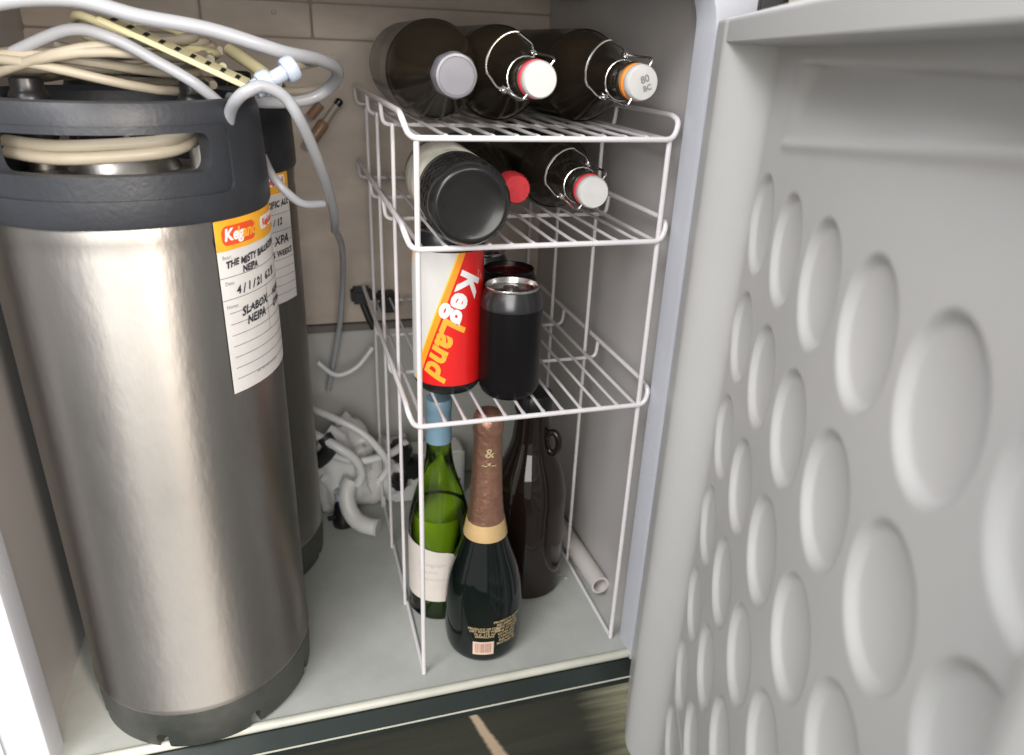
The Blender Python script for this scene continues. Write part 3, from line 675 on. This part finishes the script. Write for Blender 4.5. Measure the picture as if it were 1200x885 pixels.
# ------------------------------------------------------------------ cans on the third shelf
zc = H3+.0036
def can(label, loc, h, rc, side, lid, shoulder, group, rz=0, rim=None):
    t = thing('drink_can', label, 'can', loc, (0, 0, rz), group)
    b0 = rc*.80
    ob('can_body', lathe([(0, .006), (b0*.9, .002), (b0, 0), (rc*.92, .004), (rc*.985, .009), (rc, .013), (rc, h-.022)], 80), side, t)
    nk = smoothprof([(rc, h-.022), (rc*.995, h-.0185), (rc*.955, h-.012), (rc*.87, h-.005), (rc*.845, h-.003)], 4)
    ob('shoulder', lathe(nk, 80), shoulder, t)
    l = ob('rim', lathe([(rc*.845, h-.003), (rc*.86, h-.0025), (rc*.87, h-.0008), (rc*.855, h), (rc*.83, h-.0005), (rc*.80, h-.005)], 80), rim or lid, t)
    l = ob('lid', lathe([(rc*.80, h-.005), (rc*.78, h-.0065), (rc*.74, h-.0055), (0, h-.0055)], 80), lid, t)
    b = bmesh.new(); pts = rrect(-.007, .007, -.0005, .016, .006)
    f = b.faces.new([b.verts.new((x, y, 0)) for x, y in pts])
    e = bmesh.ops.extrude_face_region(b, geom=[f]); bmesh.ops.translate(b, verts=[v for v in e['geom'] if isinstance(v, bmesh.types.BMVert)], vec=(0, 0, .0012))
    moved(b, (0, -.006, h-.0050)); ob('pull_tab', b, 'alu' if lid == 'alu' else lid, l)
    b = lathe([(0, h-.0045), (.0022, h-.0045), (.0025, h-.0055)], 12); ob('rivet', b, 'alu', l)
    b = tube([(.0105*math.cos(a)*.9, -.014+.0085*math.sin(a), h-.0054) for a in [2*PI*k/24 for k in range(24)]], .0005, 6, closed=True); ob('score_line', b, 'cangrey', l)
    return t
gc = 'drink cans on the lower shelf'
can('black drink can with a bright silver lid at the front of the lower shelf', (.1062, .0550, zc), .120, .0326, 'canblack', 'alu', 'cangrey', gc, R(25))
can('black can with a dark red lid centre directly behind the front black can', (.1225, .1235, zc), .118, .0326, 'canblack', 'canlid_red', 'canblack', gc, R(-50), 'canblack')
can('black can with a dull silver lid, rearmost beside the red can', (.108, .193, zc), .121, .0326, 'canblack', 'alu', 'cangrey', gc, R(80))
# big printed can: colour bands follow a diagonal across arc length and height
CM = bpy.data.materials.new('red_white_orange_can_print'); CM.use_nodes = True; nt = CM.node_tree; b_ = nt.nodes['Principled BSDF']
b_.inputs['Roughness'].default_value = .38; b_.inputs['Coat Weight'].default_value = .25
uv = nt.nodes.new('ShaderNodeUVMap'); uv.uv_map = 'wrap'
dot = nt.nodes.new('ShaderNodeVectorMath'); dot.operation = 'DOT_PRODUCT'; dot.inputs[1].default_value = (.938, -.347, 0)
nt.links.new(uv.outputs[0], dot.inputs[0])
mr = nt.nodes.new('ShaderNodeMapRange'); mr.inputs[1].default_value = -.24; mr.inputs[2].default_value = -.14
nt.links.new(dot.outputs['Value'], mr.inputs[0])
rp = nt.nodes.new('ShaderNodeValToRGB'); rp.color_ramp.interpolation = 'CONSTANT'; els = rp.color_ramp.elements
def pos(c): return (c+.24)/.10
els[0].position = 0; els[0].color = (.68, .012, .012, 1)
els[1].position = pos(-.2200); els[1].color = (.90, .40, .03, 1)
for c, col in ((-.2165, (.66, .65, .62, 1)), (-.1672, (.90, .60, .08, 1)), (-.1655, (.90, .33, .02, 1)), (-.1592, (.72, .012, .012, 1))):
    e = els.new(pos(c)); e.color = col
nt.links.new(mr.outputs[0], rp.inputs[0]); nt.links.new(rp.outputs[0], b_.inputs['Base Color'])
RC = .0374
t = thing('growler_can', 'large red, white and orange printed can with diagonal lettering, front left of the lower shelf', 'can', (.0458, .0881, zc))
b = bmesh.new(); ul = b.loops.layers.uv.new('wrap'); n = 96; z0_, z1_ = .0125, .1555
A = [b.verts.new((RC*math.sin(-PI+2*PI*i/n), -RC*math.cos(-PI+2*PI*i/n), z0_)) for i in range(n)]
B = [b.verts.new((v.co.x, v.co.y, z1_)) for v in A]
for i in range(n):
    j = (i+1) % n; f = b.faces.new((A[i], A[j], B[j], B[i])); us = (i, i+1, i+1, i)
    for lp, q_, z_ in zip(f.loops, us, (z0_, z0_, z1_, z1_)): lp[ul].uv = ((-PI+2*PI*q_/n)*RC, z_+zc)
ob('printed_body', b, CM, t)
ob('bottom_rim', lathe([(0, .005), (.029, .001), (.031, 0), (.0345, .004), (.0370, .009), (RC+.0001, .0125)], 72), 'black', t)
ob('shoulder', lathe([(RC+.0001, .1555), (RC, .158), (.0362, .164), (.0330, .170), (.0320, .172)], 72), 'black', t)
ob('lid', lathe([(.0320, .172), (.0328, .1735), (.0318, .1742), (.0300, .170), (0, .1695)], 72), 'alu', t)
ang = math.atan2(-.938, -.347)
dirv = Vector((-.347, -.938)); mid = Vector((-.0030, .409-zc)); cshift = Vector((.938, -.347))*(-.0005)
kp = mid-dirv*.0345+cshift; lp_ = mid+dirv*.0245+cshift
bt = text_bm('Keg', .034, .15, .0013, ang, kp, 1.04, 1.0); ob('lettering', wrap(bt, RC, .00035), 'whiteprint', t)
bt = text_bm('Land', .034, .15, .0013, ang, lp_, 1.04, 1.0); ob('lettering', wrap(bt, RC, .00035), 'orangeprint', t)

# ------------------------------------------------------------------ fittings at the back
pp = thing('white_pipe', 'short open white plastic pipe lying along the right wall behind the rack rail', 'pipe', (0, 0, 0))
bm = bmesh.new(); a_ = Vector((.2495, .070, .0235)); b3 = Vector((.2455, .300, .0125)); d_ = (b3-a_)
for rr in (.0125, .0095):
    tube([a_, b3], rr, 28, bm, hollow=True)
bm.verts.ensure_lookup_table(); vs = bm.verts[:]
for base in (0, 28):
    for k in range(28):
        bm.faces.new((vs[base+k], vs[base+(k+1) % 28], vs[56+base+(k+1) % 28], vs[56+base+k]))
ob('pipe_body', bm, mat('dull_pipe', (.55, .52, .49), .45), pp)
el = thing('elbow_hose', 'thick white curved hose end resting on the fridge floor left of the rack', 'hose', (-.024, .292, 0))
pts = spline([(-.026, .035, .075), (-.034, .030, .058), (-.034, .020, .038), (-.026, .008, .022), (-.012, -.004, .016), (.003, -.012, .015)], 6)
ob('hose_body', tube(pts, .0125, 20), 'whiteplastic', el)
ob('hose_end', tube([pts[-1]-(pts[-1]-pts[-2]).normalized()*.001, pts[-1]+(pts[-1]-pts[-2]).normalized()*.003], .0135, 20), 'ceramic', el)
bc_ = thing('black_disconnect', 'small black bottle-shaped disconnect standing on the floor beside the white hose', 'fitting', (-.066, .322, 0))
ob('disconnect_body', lathe([(0, 0), (.0150, 0), (.0160, .003), (.0160, .014), (.0135, .020), (.0120, .036), (.0085, .042), (.0085, .054), (0, .054)], 28), 'black', bc_)
ob('side_barb', tube([(-.008, -.004, .018), (-.022, -.008, .018)], .0038, 12), 'black', bc_)
ob('clear_collar', lathe([(0, .046), (.0105, .046), (.0105, .058), (0, .058)], 24), 'fitting', bc_)
# milky hoses rising from the heap
for pts, r, lab in (([(-.105, .36, .185), (-.07, .33, .178), (-.035, .315, .160), (-.008, .305, .130), (.002, .30, .105), (-.010, .30, .085)], .0055, 'milky hose curving over the white bag heap'),
                    ([(-.085, .38, .245), (-.06, .375, .225), (-.03, .375, .235), (-.005, .38, .262)], .0040, 'faint hose crossing the pale lower back wall'),
                    ([(-.10, .34, .150), (-.07, .315, .140), (-.045, .31, .118), (-.036, .315, .090), (-.042, .318, .070)], .0070, 'short milky hose dropping to the black disconnect'),
                    ([(-.09, .345, .120), (-.06, .325, .112), (-.03, .32, .108), (.01, .325, .112), (.035, .34, .120)], .0060, 'milky hose lying level across the white heap')):
    line(pts, r, 'film', lab)
# crumpled white bag
def heap(name, label, cat, c, rad, seed, mt, amp=.35):
    b = bmesh.new(); bmesh.ops.create_icosphere(b, subdivisions=4, radius=1)
    for v in b.verts:
        p = v.co.normalized(); k = 1+amp*noise.noise(p*1.7+Vector((seed, 0, 0)))+amp*.5*abs(noise.noise(p*4.1+Vector((0, seed, 0))))+amp*.22*noise.noise(p*9+Vector((0, 0, seed)))
        v.co = Vector((c[0]+p.x*rad[0]*k, c[1]+p.y*rad[1]*k, max(.001, c[2]+p.z*rad[2]*k)))
    return tag(ob(name, b, mt, angle=65), label, cat)
heap('plastic_bag', 'crumpled white plastic bag behind the kegs on the fridge floor', 'bag', (-.062, .372, .068), (.054, .030, .068), 3.1, 'film', .55)
heap('plastic_bag', 'crumpled white plastic bag behind the left side of the rack', 'bag', (.018, .380, .050), (.038, .026, .052), 7.7, 'film', .5)
mf = thing('gas_manifold', 'white plastic block with black knobs on the floor behind the green bottle', 'fitting', (.075, .375, 0))
ob('block', bx(-.062, .055, -.020, .030, .002, .085, bev=.004), 'whiteplastic', mf)
for x, z, r, ln in ((-.048, .105, .016, .03), (-.030, .074, .017, .028), (-.052, .050, .012, .025)):
    b = lathe([(0, 0), (r, 0), (r*1.08, .004), (r*1.02, ln*.8), (r*.8, ln), (0, ln)], 20, fn=lambda a, z_: .0009*math.cos(10*a)); b.transform(Matrix.Translation((x, -.020, z)) @ Matrix.Rotation(R(90), 4, 'X'))
    ob('knob', b, 'black', mf)
ob('slot', bx(.030, .036, -.0215, -.0202, .050, .066), 'black', mf, smooth=False)
ob('slot', bx(.022, .048, -.0215, -.0202, .030, .036), 'black', mf, smooth=False)
line([(-.085, .33, .150), (-.078, .325, .135), (-.085, .33, .118), (-.098, .335, .105)], .011, 'blackmatte', 'black rubber grommet tucked behind the rear keg', name='rubber_grommet', cat='fitting')
cl = thing('black_clamp', 'black clamp on the back wall behind the left end of the lower shelf', 'clamp', (-.004, .412, .332))
ob('clamp_jaw', bx(-.026, .004, -.012, .014, -.010, .012, bev=.004), 'blackmatte', cl)
ob('clamp_jaw', bx(.010, .040, -.012, .014, -.026, .004, bev=.004), 'blackmatte', cl)
ob('clamp_screw', tube([(-.012, 0, -.004), (-.002, -.01, -.034), (.004, -.01, -.048)], .005, 12), 'blackmatte', cl)
# water drops left on the floor
for k, (x, y, lab) in enumerate(((.222, .122, 'tiny water drop on the floor right of the brown jug'), (.216, .131, 'second tiny water drop on the floor nearer the brown jug'))):
    tag(ob('water_drop', moved(lathe([(.0022, 0), (.0018, .0009), (.001, .0014), (0, .0015)], 14), (x, y, .0002)), 'fitting'), lab, 'drop')
